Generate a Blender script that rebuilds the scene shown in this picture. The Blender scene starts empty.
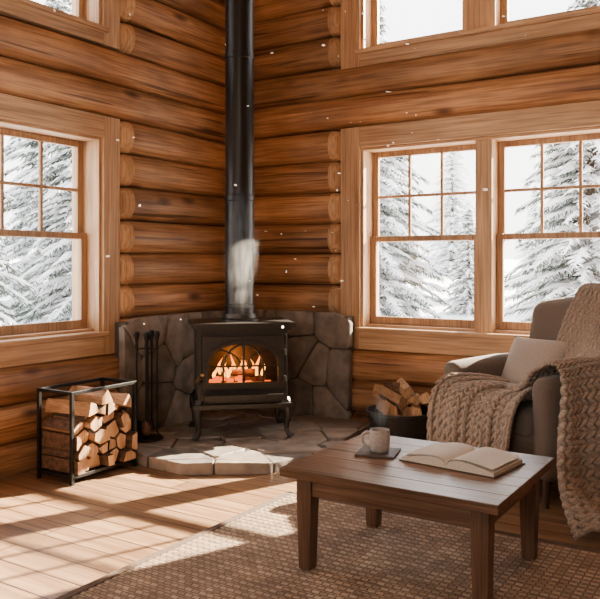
import bpy, bmesh, math, random
from mathutils import Vector, Matrix, noise
R=random.Random(7)
pi=math.pi
sc=bpy.context.scene
# ---------------------------------------------------------------- materials
def newmat(name):
    m=bpy.data.materials.new(name); m.use_nodes=True
    nt=m.node_tree; b=nt.nodes['Principled BSDF']
    return m,nt,b
def N(nt,t,**kw):
    n=nt.nodes.new(t)
    for k,v in kw.items():
        if k.startswith('i_'):
            key=k[2:]; key=int(key) if key.isdigit() else key.replace('_',' ')
            n.inputs[key].default_value=v
        else: setattr(n,k,v)
    return n
def ramp(nt,stops):
    r=N(nt,'ShaderNodeValToRGB'); e=r.color_ramp.elements
    while len(e)<len(stops): e.new(.5)
    for i,(p,c) in enumerate(stops):
        e[i].position=p; e[i].color=(*c,1) if len(c)==3 else c
    return r
def mixc(nt,a,b,f,mode='MIX'):
    m=N(nt,'ShaderNodeMix',data_type='RGBA',blend_type=mode)
    for s,v in ((0,f),(6,a),(7,b)):
        if hasattr(v,'links') : nt.links.new(v,m.inputs[s])
        else: m.inputs[s].default_value=v if s==0 else (*v,1)
    return m.outputs[2]
def bump(nt,b,h,s,d=.01):
    bp=N(nt,'ShaderNodeBump'); bp.inputs['Strength'].default_value=s; bp.inputs['Distance'].default_value=d
    nt.links.new(h,bp.inputs['Height']); nt.links.new(bp.outputs[0],b.inputs['Normal'])
def coords(nt,scale,island=True):
    tc=N(nt,'ShaderNodeTexCoord'); out=tc.outputs['Object']
    geo=None
    if island:
        geo=N(nt,'ShaderNodeNewGeometry')
        mu=N(nt,'ShaderNodeMath',operation='MULTIPLY'); mu.inputs[1].default_value=31.7
        nt.links.new(geo.outputs['Random Per Island'],mu.inputs[0])
        ad=N(nt,'ShaderNodeVectorMath',operation='ADD')
        nt.links.new(out,ad.inputs[0]); nt.links.new(mu.outputs[0],ad.inputs[1]); out=ad.outputs[0]
    mp=N(nt,'ShaderNodeMapping'); mp.inputs['Scale'].default_value=scale
    nt.links.new(out,mp.inputs[0])
    return out,mp.outputs[0],geo
def wood(name,cd,cl,axis='X',rough=.55,sc_=1.,knots=0.,island=True,bmp=.25,vary=.35,grain=.75):
    m,nt,b=newmat(name); L=nt.links.new
    i='XYZ'.index(axis)
    s=[9*sc_]*3; s[i]=.7*sc_
    raw,v,geo=coords(nt,s,island)
    n1=N(nt,'ShaderNodeTexNoise'); n1.inputs['Scale'].default_value=1.3; n1.inputs['Detail'].default_value=5; n1.inputs['Distortion'].default_value=.9
    L(v,n1.inputs[0])
    r=ramp(nt,[(.28,cd),(.5,[(a+c)/2 for a,c in zip(cd,cl)]),(.72,cl)])
    L(n1.outputs[0],r.inputs[0]); col=r.outputs[0]
    s2=[75*sc_]*3; s2[i]=2.2*sc_
    mp2=N(nt,'ShaderNodeMapping'); mp2.inputs['Scale'].default_value=s2; L(raw,mp2.inputs[0])
    n2=N(nt,'ShaderNodeTexNoise'); n2.inputs['Scale'].default_value=1; n2.inputs['Detail'].default_value=3; L(mp2.outputs[0],n2.inputs[0])
    r2=ramp(nt,[(.34,(.52,.45,.38)),(.58,(1,1,1))]); L(n2.outputs[0],r2.inputs[0])
    col=mixc(nt,col,r2.outputs[0],grain,'MULTIPLY')
    if knots:
        s3=[3.6]*3; s3[i]=1.5
        mp3=N(nt,'ShaderNodeMapping'); mp3.inputs['Scale'].default_value=s3; L(raw,mp3.inputs[0])
        vo=N(nt,'ShaderNodeTexVoronoi'); vo.inputs['Scale'].default_value=1.; L(mp3.outputs[0],vo.inputs[0])
        r3=ramp(nt,[(.04,(.12,.07,.04)),(.085,(.45,.35,.28)),(.16,(1,1,1))]); L(vo.outputs['Distance'],r3.inputs[0])
        col=mixc(nt,col,r3.outputs[0],knots,'MULTIPLY')
        # drying cracks
        s4=[20]*3; s4[i]=.6
        mp4=N(nt,'ShaderNodeMapping'); mp4.inputs['Scale'].default_value=s4; L(raw,mp4.inputs[0])
        n4=N(nt,'ShaderNodeTexNoise'); n4.inputs['Scale'].default_value=1.; n4.inputs['Detail'].default_value=2; L(mp4.outputs[0],n4.inputs[0])
        r4=ramp(nt,[(.33,(.16,.10,.07)),(.36,(1,1,1))]); L(n4.outputs[0],r4.inputs[0])
        col=mixc(nt,col,r4.outputs[0],knots*.85,'MULTIPLY')
        # broad weathering
        n5=N(nt,'ShaderNodeTexNoise'); n5.inputs['Scale'].default_value=2.2; n5.inputs['Detail'].default_value=4; L(raw,n5.inputs[0])
        r5=ramp(nt,[(.35,(.74,.70,.66)),(.62,(1.08,1.06,1.03))]); L(n5.outputs[0],r5.inputs[0])
        col=mixc(nt,col,r5.outputs[0],knots,'MULTIPLY')
    if island:
        rr=ramp(nt,[(0,(1-vary,)*3),(1,(1+vary*.4,)*3)]); L(geo.outputs['Random Per Island'],rr.inputs[0])
        col=mixc(nt,col,rr.outputs[0],1.,'MULTIPLY')
    L(col,b.inputs['Base Color']); b.inputs['Roughness'].default_value=rough
    bump(nt,b,n2.outputs[0],bmp,.006)
    return m
def plain(name,c,rough=.5,metal=0.,nz=0,amt=.3,bmp=0,dist=.01,sheen=0):
    m,nt,b=newmat(name); L=nt.links.new
    b.inputs['Base Color'].default_value=(*c,1); b.inputs['Roughness'].default_value=rough; b.inputs['Metallic'].default_value=metal
    if nz:
        tc=N(nt,'ShaderNodeTexCoord'); n=N(nt,'ShaderNodeTexNoise'); n.inputs['Scale'].default_value=nz; n.inputs['Detail'].default_value=4
        L(tc.outputs['Object'],n.inputs[0])
        r=ramp(nt,[(.3,[x*(1-amt) for x in c]),(.7,[min(1,x*(1+amt)) for x in c])]); L(n.outputs[0],r.inputs[0]); L(r.outputs[0],b.inputs['Base Color'])
        if bmp: bump(nt,b,n.outputs[0],bmp,dist)
    if sheen: b.inputs['Sheen Weight'].default_value=sheen
    return m
LOG_D=(.30,.130,.048); LOG_L=(.70,.375,.165)
M_logX=wood('log_wood_x',LOG_D,LOG_L,'X',.52,1.,knots=.9,vary=.34,grain=.9,bmp=.5)
M_logY=wood('log_wood_y',LOG_D,LOG_L,'Y',.52,1.,knots=.9,vary=.34,grain=.9,bmp=.5)
M_logend=wood('log_end_wood',(.55,.30,.135),(.80,.49,.25),'Z',.6,1)
M_shell=plain('wall_core',(.08,.034,.015),.8,nz=6)  # dark tone puts shadow into the gaps between the logs
TD=(.48,.27,.13); TL=(.72,.46,.25)
M_tX=wood('trim_wood_x',TD,TL,'X',.5,1.1,knots=.4,vary=.12)
M_tY=wood('trim_wood_y',TD,TL,'Y',.5,1.1,knots=.4,vary=.12)
M_tZ=wood('trim_wood_z',TD,TL,'Z',.5,1.1,knots=.4,vary=.12)
M_sash=wood('sash_wood',(.38,.22,.11),(.54,.34,.185),'Z',.5,1.2,vary=.1)
M_tab=wood('table_walnut_x',(.10,.052,.027),(.28,.155,.085),'X',.33,1.4,vary=.3,grain=.9)
M_tabZ=wood('table_walnut_z',(.085,.043,.023),(.20,.108,.058),'Z',.4,1.4,vary=.2)
M_ceil=wood('ceiling_wood',(.3,.14,.05),(.5,.27,.12),'X',.6,1)
M_black=plain('black_steel',(.012,.012,.012),.45,.6)
M_pipe=plain('pipe_black',(.013,.012,.012),.38,.5)
M_iron=plain('cast_iron',(.042,.038,.034),.42,.6,nz=60,amt=.2,bmp=.1,dist=.002)
M_brass=plain('handle_brass',(.35,.24,.12),.35,.9)
def stone(name,c1,c2,rough=.8):
    m,nt,b=newmat(name); L=nt.links.new
    raw,v,geo=coords(nt,(1,1,1))
    n=N(nt,'ShaderNodeTexNoise'); n.inputs['Scale'].default_value=9; n.inputs['Detail'].default_value=8; L(v,n.inputs[0])
    r=ramp(nt,[(.3,c1),(.7,c2)]); L(n.outputs[0],r.inputs[0])
    rr=ramp(nt,[(0,(.7,.7,.72)),(.5,(1,.96,.92)),(1,(1.2,1.15,1.1))]); L(geo.outputs['Random Per Island'],rr.inputs[0])
    L(mixc(nt,r.outputs[0],rr.outputs[0],1.,'MULTIPLY'),b.inputs['Base Color'])
    b.inputs['Roughness'].default_value=rough
    bump(nt,b,n.outputs[0],.6,.02); return m
M_stone=stone('field_stone',(.12,.098,.080),(.27,.23,.195))
M_flag=stone('flagstone',(.15,.127,.107),(.30,.26,.225),.5)
M_mort=plain('mortar',(.08,.066,.055),.95,nz=30,bmp=.3)
M_bark=plain('bark',(.085,.042,.022),.9,nz=35,amt=.6,bmp=.9,dist=.01)
M_split=wood('split_wood',(.30,.145,.06),(.56,.32,.15),'X',.7,2.5)
M_cut=wood('cut_wood_end',(.42,.22,.10),(.70,.43,.22),'Z',.7,2.5,vary=.5)
M_snow=plain('snow',(.88,.91,.95),.7,nz=3,amt=.05)
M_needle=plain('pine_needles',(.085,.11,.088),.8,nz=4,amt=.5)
M_needleHaze=plain('hazed_needles',(.28,.33,.31),.8,nz=4,amt=.35)  # far-tree needles, colour lightened to stand in for distance haze
M_trunk=plain('pine_trunk',(.07,.045,.03),.9,nz=10)
M_fab=plain('chair_fabric',(.125,.095,.075),.9,nz=260,amt=.25,bmp=.35,dist=.002,sheen=.12)
M_pil=plain('pillow_fabric',(.38,.32,.27),.95,nz=220,amt=.2,bmp=.3,dist=.002,sheen=.15)
M_knit=plain('knit_wool',(.33,.255,.195),.95,nz=120,amt=.35,bmp=.7,dist=.004,sheen=.15)
M_leg=wood('leg_wood',(.05,.025,.012),(.12,.06,.03),'Z',.4,2)
M_mug=plain('mug_ceramic',(.36,.31,.27),.4,nz=90,amt=.2)
M_coffee=plain('coffee',(.03,.012,.005),.15)
M_slate=plain('coaster_slate',(.05,.036,.028),.6,nz=40)
M_cover=plain('book_cover',(.06,.035,.025),.6)
# pages
def pages():
    m,nt,b=newmat('book_pages'); L=nt.links.new
    tc=N(nt,'ShaderNodeTexCoord'); sp=N(nt,'ShaderNodeSeparateXYZ'); L(tc.outputs['Object'],sp.inputs[0])
    w=N(nt,'ShaderNodeMath',operation='SINE'); mu=N(nt,'ShaderNodeMath',operation='MULTIPLY'); mu.inputs[1].default_value=700
    L(sp.outputs[1],mu.inputs[0]); L(mu.outputs[0],w.inputs[0])
    n=N(nt,'ShaderNodeTexNoise'); n.inputs['Scale'].default_value=220; L(tc.outputs['Object'],n.inputs[0])
    ad=N(nt,'ShaderNodeMath',operation='MULTIPLY'); L(w.outputs[0],ad.inputs[0]); L(n.outputs[0],ad.inputs[1])
    r=ramp(nt,[(.05,(.74,.68,.58)),(.5,(.45,.39,.32))]); L(ad.outputs[0],r.inputs[0]); L(r.outputs[0],b.inputs['Base Color'])
    b.inputs['Roughness'].default_value=.8; return m
M_page=pages(); M_pageedge=plain('page_edges',(.58,.50,.40),.9,nz=200)
def glassmat():
    m=bpy.data.materials.new('window_glass'); m.use_nodes=True; nt=m.node_tree; nt.nodes.clear(); L=nt.links.new
    o=N(nt,'ShaderNodeOutputMaterial'); t=N(nt,'ShaderNodeBsdfTransparent'); g=N(nt,'ShaderNodeBsdfGlossy'); g.inputs['Roughness'].default_value=.02
    mx=N(nt,'ShaderNodeMixShader'); mx.inputs[0].default_value=.03
    L(t.outputs[0],mx.inputs[1]); L(g.outputs[0],mx.inputs[2]); L(mx.outputs[0],o.inputs[0]); return m
M_glass=glassmat()
def emis(name,c,s,grad=None):
    m=bpy.data.materials.new(name); m.use_nodes=True; nt=m.node_tree; nt.nodes.clear(); L=nt.links.new
    o=N(nt,'ShaderNodeOutputMaterial'); e=N(nt,'ShaderNodeEmission'); e.inputs[0].default_value=(*c,1); e.inputs[1].default_value=s
    if grad:
        tc=N(nt,'ShaderNodeTexCoord'); sp=N(nt,'ShaderNodeSeparateXYZ'); L(tc.outputs['Object'],sp.inputs[0])
        mr=N(nt,'ShaderNodeMapRange'); mr.inputs[1].default_value=grad[0]; mr.inputs[2].default_value=grad[1]; L(sp.outputs[2],mr.inputs[0])
        r=ramp(nt,[(0,(1,.48,.07)),(.45,(1,.24,.015)),(1,(.8,.08,.0))]); L(mr.outputs[0],r.inputs[0]); L(r.outputs[0],e.inputs[0])
    L(e.outputs[0],o.inputs[0]); return m
M_flame=emis('flame',(1,.4,.08),5.5,(.38,.58))
M_ember=emis('ember',(1,.12,.008),2.5)
def floormat():
    m,nt,b=newmat('floor_planks'); L=nt.links.new
    tc=N(nt,'ShaderNodeTexCoord')
    br=N(nt,'ShaderNodeTexBrick'); br.offset=.37; br.inputs['Scale'].default_value=1
    br.inputs['Brick Width'].default_value=1.7; br.inputs['Row Height'].default_value=.145; br.inputs['Mortar Size'].default_value=.0045; br.inputs['Mortar Smooth'].default_value=.3
    br.inputs['Color1'].default_value=(.2,.2,.2,1); br.inputs['Color2'].default_value=(1,1,1,1); br.inputs['Mortar'].default_value=(0,0,0,1)
    L(tc.outputs['Object'],br.inputs[0])
    mp=N(nt,'ShaderNodeMapping'); mp.inputs['Scale'].default_value=(.9,14,1)
    ad=N(nt,'ShaderNodeVectorMath',operation='ADD'); L(tc.outputs['Object'],ad.inputs[0])
    sc2=N(nt,'ShaderNodeVectorMath',operation='SCALE'); sc2.inputs['Scale'].default_value=9; L(br.outputs[0],sc2.inputs[0]); L(sc2.outputs[0],ad.inputs[1])
    L(ad.outputs[0],mp.inputs[0])
    n=N(nt,'ShaderNodeTexNoise'); n.inputs['Scale'].default_value=1.6; n.inputs['Detail'].default_value=7; n.inputs['Distortion'].default_value=.8; L(mp.outputs[0],n.inputs[0])
    r=ramp(nt,[(.28,(.15,.080,.038)),(.52,(.31,.175,.09)),(.75,(.45,.275,.15))]); L(n.outputs[0],r.inputs[0])
    c=mixc(nt,r.outputs[0],br.outputs[0],.35,'MULTIPLY')
    rm=ramp(nt,[(0,(1,1,1)),(1,(.12,.08,.06))]); L(br.outputs['Fac'],rm.inputs[0])
    c=mixc(nt,c,rm.outputs[0],1.,'MULTIPLY')
    L(c,b.inputs['Base Color']); b.inputs['Roughness'].default_value=.40
    bump(nt,b,n.outputs[0],.15,.004); return m
M_floor=floormat()
def rugmat():
    m,nt,b=newmat('rug_weave'); L=nt.links.new
    tc=N(nt,'ShaderNodeTexCoord')
    br=N(nt,'ShaderNodeTexBrick'); br.inputs['Scale'].default_value=1; br.offset=.5
    br.inputs['Brick Width'].default_value=.035; br.inputs['Row Height'].default_value=.02; br.inputs['Mortar Size'].default_value=.0035; br.inputs['Mortar Smooth'].default_value=.8
    br.inputs['Color1'].default_value=(.28,.20,.135,1); br.inputs['Color2'].default_value=(.48,.36,.25,1); br.inputs['Mortar'].default_value=(.13,.08,.05,1)
    L(tc.outputs['Object'],br.inputs[0])
    n=N(nt,'ShaderNodeTexNoise'); n.inputs['Scale'].default_value=5; n.inputs['Detail'].default_value=5; L(tc.outputs['Object'],n.inputs[0])
    r=ramp(nt,[(.3,(.75,.72,.7)),(.7,(1.15,1.1,1.05))]); L(n.outputs[0],r.inputs[0])
    L(mixc(nt,br.outputs[0],r.outputs[0],1.,'MULTIPLY'),b.inputs['Base Color'])
    iv=N(nt,'ShaderNodeMath',operation='SUBTRACT'); iv.inputs[0].default_value=1; L(br.outputs['Fac'],iv.inputs[1])
    b.inputs['Roughness'].default_value=.95; bump(nt,b,iv.outputs[0],.9,.008); return m
M_rug=rugmat()
M_rugb=plain('rug_border',(.10,.062,.04),.95,nz=80,bmp=.4)
# ---------------------------------------------------------------- mesh builder
class MB:
    def __init__(s): s.v=[];s.f=[];s.m=[];s.mats=[]
    def mi(s,m):
        if m not in s.mats: s.mats.append(m)
        return s.mats.index(m)
    def add(s,vs,fs,m,M=None):
        o=len(s.v)
        for p in vs:
            p=Vector(p); s.v.append(M@p if M else p)
        ms=m if isinstance(m,list) else [m]*len(fs)
        for f,mm in zip(fs,ms): s.f.append([i+o for i in f]); s.m.append(s.mi(mm))
    def box(s,x0,x1,y0,y1,z0,z1,m,M=None):
        vs=[(x,y,z) for x in (x0,x1) for y in (y0,y1) for z in (z0,z1)]
        s.add(vs,[(0,1,3,2),(4,6,7,5),(0,4,5,1),(2,3,7,6),(0,2,6,4),(1,5,7,3)],m,M)
    def lathe(s,prof,m,M=None,n=32,cap=True):
        vs=[];fs=[]
        for r,z in prof:
            for i in range(n):
                a=2*pi*i/n; vs.append((r*math.cos(a),r*math.sin(a),z))
        for k in range(len(prof)-1):
            for i in range(n):
                j=(i+1)%n; fs.append((k*n+i,k*n+j,(k+1)*n+j,(k+1)*n+i))
        if cap:
            fs.append(list(range(n))[::-1]); fs.append([(len(prof)-1)*n+i for i in range(n)])
        s.add(vs,fs,m,M)
    def tube(s,pts,rad,m,M=None,n=10,sq=1.):
        pts=[Vector(p) for p in pts]; 
        if not isinstance(rad,(list,tuple)): rad=[rad]*len(pts)
        vs=[];fs=[]; prev=None
        for k,p in enumerate(pts):
            t=(pts[min(k+1,len(pts)-1)]-pts[max(k-1,0)]).normalized()
            if prev is None:
                a=Vector((0,0,1)) if abs(t.z)<.9 else Vector((1,0,0))
                u=t.cross(a).normalized()
            else: u=(prev-t*prev.dot(t)).normalized()
            prev=u; w=t.cross(u)
            for i in range(n):
                a=2*pi*i/n; vs.append(p+u*math.cos(a)*rad[k]+w*math.sin(a)*rad[k]*sq)
        for k in range(len(pts)-1):
            for i in range(n):
                j=(i+1)%n; fs.append((k*n+i,k*n+j,(k+1)*n+j,(k+1)*n+i))
        fs.append(list(range(n))[::-1]); fs.append([(len(pts)-1)*n+i for i in range(n)])
        s.add(vs,fs,m,M)
    def rbox(s,c,size,r,m,M=None,k=4,mid=6,fn=None):
        h=[x/2 for x in size]
        def ax(hh):
            a=[-hh+r*(1-math.cos(i/k*pi/2)) *1.0 for i in range(k)]
            b=[-(hh-r)+(2*(hh-r))*i/mid for i in range(mid+1)]
            return a+b+[-x for x in reversed(a)]
        X=[ax(x) for x in h]; n=len(X[0]); idx={}; vs=[];fs=[]
        def vid(i,j,l):
            if (i,j,l) in idx: return idx[(i,j,l)]
            p=Vector((X[0][i],X[1][j],X[2][l]))
            q=Vector([max(-(h[a]-r),min(h[a]-r,p[a])) for a in range(3)])
            d=p-q
            if d.length>1e-9:
                d.normalize(); p=q+d*r
            if fn: p=fn(p,h)
            vs.append(p+Vector(c)); idx[(i,j,l)]=len(vs)-1; return len(vs)-1
        for a in range(n-1):
            for b in range(n-1):
                for e,fl in ((0,0),(n-1,1)):
                    for q in ([(e,a,b),(e,a+1,b),(e,a+1,b+1),(e,a,b+1)],[(a,e,b),(a,e,b+1),(a+1,e,b+1),(a+1,e,b)],[(a,b,e),(a+1,b,e),(a+1,b+1,e),(a,b+1,e)]):
                        f=[vid(*t) for t in q]; 
                        fs.append(f if fl else f[::-1])
        s.add(vs,fs,m,M)
    def obj(s,name,loc=(0,0,0),rotz=0,smooth=False,bevel=0,parent=None,auto=None,recalc=True):
        me=bpy.data.meshes.new(name); me.from_pydata(s.v,[],s.f)
        for m in s.mats: me.materials.append(m)
        me.polygons.foreach_set('material_index',s.m)
        if recalc:
            bm=bmesh.new(); bm.from_mesh(me); bmesh.ops.recalc_face_normals(bm,faces=bm.faces); bm.to_mesh(me); bm.free()
        me.update()
        if smooth: me.polygons.foreach_set('use_smooth',[True]*len(me.polygons))
        if auto is not None: me.set_sharp_from_angle(angle=math.radians(auto))
        o=bpy.data.objects.new(name,me); sc.collection.objects.link(o)
        o.location=loc; o.rotation_euler[2]=rotz
        if parent: o.parent=parent
        if bevel:
            b=o.modifiers.new('bevel','BEVEL'); b.width=bevel; b.segments=2; b.limit_method='ANGLE'; b.angle_limit=math.radians(50)
        return o
T=Matrix.Translation
def RX(a): return Matrix.Rotation(a,4,'X')
def RY(a): return Matrix.Rotation(a,4,'Y')
def RZ(a): return Matrix.Rotation(a,4,'Z')
# ---------------------------------------------------------------- walls
mapR=lambda u,z,n: Vector((u,-n,z))
mapL=lambda u,z,n: Vector((n,-u,z))
def wbox(mb,W,u0,u1,z0,z1,n0,n1,m):
    vs=[W(u,z,n) for u in (u0,u1) for z in (z0,z1) for n in (n0,n1)]
    mb.add(vs,[(0,1,3,2),(4,6,7,5),(0,4,5,1),(2,3,7,6),(0,2,6,4),(1,5,7,3)],m)
TOP=4.2
def log_wall(name,W,ulen,zb,dz,cas,inn,Mlog):
    mb=MB()
    us=sorted({-.25,ulen}|{x for c in inn for x in c[:2]}); zs=sorted({-.1,TOP}|{x for c in inn for x in c[2:]})
    for i in range(len(us)-1):
        for j in range(len(zs)-1):
            uc=(us[i]+us[i+1])/2; zc=(zs[j]+zs[j+1])/2
            if any(c[0]<uc<c[1] and c[2]<zc<c[3] for c in inn): continue
            wbox(mb,W,us[i],us[i+1],zs[j],zs[j+1],-.25,0,M_shell)
    z=zb
    while z<TOP:
        z1=z+dz; zc=(z+z1)/2; segs=[(0,ulen)]; notch=[]
        for c in cas:
            ov=min(z1,c[3])-max(z,c[2])
            if ov>.5*dz:
                ns=[]
                for a,b in segs:
                    if c[1]<=a or c[0]>=b: ns.append((a,b)); continue
                    if c[0]>a: ns.append((a,c[0]))
                    if c[1]<b: ns.append((c[1],b))
                segs=ns
            elif ov>0: notch.append(c)
        bulge=.112+R.uniform(-.010,.012); ph=R.uniform(0,9)
        for a,b in segs:
            st=[a+ (b-a)*i/max(2,int((b-a)/.12)) for i in range(max(2,int((b-a)/.12))+1)]
            ea=a>0.01; eb=b<ulen-.01
            ex=[]
            if ea: ex+=[a+.012,a+.03,a+.06,a+.085,a+.11]
            if eb: ex+=[b-.012,b-.03,b-.06,b-.085,b-.11]
            for c in notch: ex+=[c[0]-.002,c[0]+.002,c[1]-.002,c[1]+.002]
            st=sorted(set(st+[x for x in ex if a<x<b]))
            K=18; vs=[];fs=[];ms=[]
            for u in st:
                s=1.
                if ea and u<a+.12: t=(u-a)/.11; s=min(1,.55+.45*math.sqrt(max(0,1-(1-min(1,t))**2)))
                if eb and u>b-.12: t=(b-u)/.11; s=min(s,min(1,.55+.45*math.sqrt(max(0,1-(1-min(1,t))**2))))
                wob=.007*math.sin(u*2.1+ph)+.004*math.sin(u*5.3+ph*2)
                for k in range(K+1):
                    an=-pi/2+pi*k/K
                    n=(bulge*s+wob)*max(0,math.cos(an))**.8; zz=zc+dz/2*(.5+.5*s if s<1 else 1)*math.sin(an)+ .005*math.sin(u*1.7+ph)
                    for c in notch:
                        if c[0]<u<c[1] and c[2]-.004<zz<c[3]: n=min(n,.0)
                    vs.append(W(u,zz,n))
            for i in range(len(st)-1):
                lt=(ea and st[i+1]<=a+.0851) or (eb and st[i]>=b-.0851)
                for k in range(K):
                    fs.append((i*(K+1)+k,i*(K+1)+k+1,(i+1)*(K+1)+k+1,(i+1)*(K+1)+k)); ms.append(M_logend if lt else Mlog)
            fs.append([k for k in range(K+1)]); ms.append(M_logend)
            fs.append([(len(st)-1)*(K+1)+k for k in range(K+1)]); ms.append(M_logend)
            mb.add(vs,fs,ms)
        z=z1
    o=mb.obj(name,smooth=True,auto=45); return o
casR=[(1.043,3.30,.60,2.31),(1.043,3.30,2.77,3.95)]
innR=[(1.21,3.13,.765,2.15),(1.21,3.13,2.90,3.82)]
casL=[(1.430,3.87,.635,2.265),(1.430,3.87,2.75,3.9)]
innL=[(1.58,3.70,.79,2.12),(1.58,3.70,2.865,3.77)]
dzR=1.71/7; dzL=1.63/7
log_wall('wall_right',mapR,6.0,.60-3*dzR,dzR,casR,innR,M_logX)
log_wall('wall_left',mapL,7.0,.635-dzL*3,dzL,casL,innL,M_logY)
def window(name,W,cas,inn,panes,muntin,Mh,dh=True):
    mb=MB(); cu0,cu1,cz0,cz1=cas; u0,u1,z0,z1=inn
    wbox(mb,W,cu0,u0,cz0,cz1,0,.055,M_tZ); wbox(mb,W,u1,cu1,cz0,cz1,0,.055,M_tZ)
    wbox(mb,W,u0,u1,z1,cz1,0,.056,Mh); wbox(mb,W,u0,u1,cz0,z0,0,.056,Mh)
    wbox(mb,W,u0-.03,u1+.03,z0-.028,z0+.004,-.1,.078,Mh)   # stool
    t=.022
    wbox(mb,W,u0,u0+t,z0,z1,-.24,.03,M_tZ); wbox(mb,W,u1-t,u1,z0,z1,-.24,.03,M_tZ)
    wbox(mb,W,u0+t,u1-t,z1-t,z1,-.24,.03,Mh); wbox(mb,W,u0+t,u1-t,z0,z0+t,-.24,-.02,Mh)
    for i in range(len(panes)-1):
        wbox(mb,W,panes[i][1],panes[i+1][0],z0,z1,-.24,.012,M_tZ)
    for a,b in panes:
        zz0=z0+t; zz1=z1-t; zm=(zz0+zz1)/2-.01
        def sash(a,b,c,d,n0,n1,cols,rows,rb=.05):
            s=.048
            wbox(mb,W,a,a+s,c,d,n0,n1,M_sash); wbox(mb,W,b-s,b,c,d,n0,n1,M_sash)
            wbox(mb,W,a+s,b-s,d-.042,d,n0,n1,M_sash); wbox(mb,W,a+s,b-s,c,c+rb,n0,n1,M_sash)
            nm=(n0+n1)/2
            vs=[W(a+s,c+rb,nm),W(b-s,c+rb,nm),W(b-s,d-.042,nm),W(a+s,d-.042,nm)]
            mb.add(vs,[(0,1,2,3)],M_glass)
            for k in range(1,cols):
                u=a+s+(b-a-2*s)*k/cols; wbox(mb,W,u-.011,u+.011,c+rb,d-.042,n0+.006,n1-.006,M_sash)
            for k in range(1,rows):
                z=c+rb+(d-.042-c-rb)*k/rows; wbox(mb,W,a+s,b-s,z-.011,z+.011,n0+.007,n1-.007,M_sash)
        if dh:
            sash(a,b,zm-.022,zz1,-.16,-.125,muntin,2,.042); sash(a,b,zz0,zm+.022,-.123,-.088,1,1,.06)
        else: sash(a,b,zz0,zz1,-.15,-.11,muntin,1,.055)
    return mb.obj(name,bevel=.004)
t=.022
window('window_1',mapR,casR[0],innR[0],[(1.232,2.115),(2.235,3.108)],3,M_tX)
window('window_2',mapR,casR[1],innR[1],[(1.232,2.02),(2.26,3.108)],1,M_tX,False)
window('window_3',mapL,casL[0],innL[0],[(1.602,2.58),(2.70,3.678)],3,M_tY)
window('window_4',mapL,casL[1],innL[1],[(1.602,2.17),(2.33,3.678)],1,M_tY,False)
# other room sides
mb=MB(); mb.box(-.25,6.25,-7.25,.25,-.12,0,M_floor); mb.obj('floor')
mb=MB(); mb.box(-.4,6.4,-7.4,.5,TOP,TOP+.15,M_ceil)
for i in range(5): mb.box(-.0,6.,-1.6-i*1.15-.1,-1.6-i*1.15+.1,TOP-.22,TOP,M_ceil)
mb.obj('ceiling')
mb=MB(); mb.box(6,6.25,-7.25,.25,-.1,TOP,M_logY); mb.obj('wall_east')
mb=MB()
for bx in ((-.25,1.2,-.1,TOP),(4.8,6.,-.1,TOP),(1.2,4.8,-.1,1.0),(1.2,4.8,2.3,TOP)): mb.box(bx[0],bx[1],-7.25,-7,bx[2],bx[3],M_logX)
mb.obj('wall_south')
mb=MB()
for u in (1.2,2.36,3.52,4.68): mb.box(u,u+.12,-7.2,-6.96,1.0,2.3,M_tZ)
mb.box(1.2,4.8,-7.2,-6.96,1.0,1.1,M_tX); mb.box(1.2,4.8,-7.2,-6.96,2.2,2.3,M_tX); mb.obj('fill_window')  # unseen window, added behind the camera to let in soft fill
# ---------------------------------------------------------------- voronoi helpers
def clip(poly,p,n):
    out=[]; L=len(poly)
    for i in range(L):
        a=poly[i]; b=poly[(i+1)%L]
        da=(a[0]-p[0])*n[0]+(a[1]-p[1])*n[1]; db=(b[0]-p[0])*n[0]+(b[1]-p[1])*n[1]
        if da<=0: out.append(a)
        if (da<0<db) or (db<0<da):
            t=da/(da-db); out.append((a[0]+(b[0]-a[0])*t,a[1]+(b[1]-a[1])*t))
    return out
def cells(poly,pts,gap,rad=None):
    res=[]
    for i,p in enumerate(pts):
        c=poly
        if rad:
            for k in range(9):
                a=2*pi*k/9+i; c=clip(c,(p[0]+rad*math.cos(a),p[1]+rad*math.sin(a)),(math.cos(a),math.sin(a)))
        for j,q in enumerate(pts):
            if i==j or not c: continue
            d=(q[0]-p[0],q[1]-p[1]); l=math.hypot(*d); n=(d[0]/l,d[1]/l)
            mm=(p[0]+n[0]*(l/2-gap/2),p[1]+n[1]*(l/2-gap/2)); c=clip(c,mm,n)
        res.append(c)
    return res
def chaikin(c,it=2,q=.22):
    for _ in range(it):
        o=[]
        for i in range(len(c)):
            a=c[i];b=c[(i+1)%len(c)]
            o.append((a[0]*(1-q)+b[0]*q,a[1]*(1-q)+b[1]*q)); o.append((a[0]*q+b[0]*(1-q),a[1]*q+b[1]*(1-q)))
        c=o
    return c
def stones(mb,cs,F,th,m,amp=.01,prof=((1,0),(1,.55),(.95,.85),(.84,.98),(.5,1.06)),q=.2):
    for c in cs:
        if len(c)<3: continue
        c=chaikin(c,2,q); n=len(c); cx=sum(p[0] for p in c)/n; cy=sum(p[1] for p in c)/n
        t=th*R.uniform(.85,1.15); vs=[];fs=[]; tx=R.uniform(-.12,.12); ty=R.uniform(-.12,.12)
        for s,h in prof:
            for p in c:
                x=cx+(p[0]-cx)*s; y=cy+(p[1]-cy)*s
                hh=t*h
                if h>.3: hh+=amp*noise.noise(Vector((x*7,y*7,t*40)))*2+(tx*(x-cx)+ty*(y-cy))*amp*12
                vs.append(F(x,y,hh))
        vs.append(F(cx,cy,t*1.03)); k=len(prof)
        for r in range(k-1):
            for i in range(n):
                j=(i+1)%n; fs.append((r*n+i,r*n+j,(r+1)*n+j,(r+1)*n+i))
        for i in range(n): fs.append(((k-1)*n+i,(k-1)*n+(i+1)%n,k*n))
        mb.add(vs,fs,m)
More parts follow.
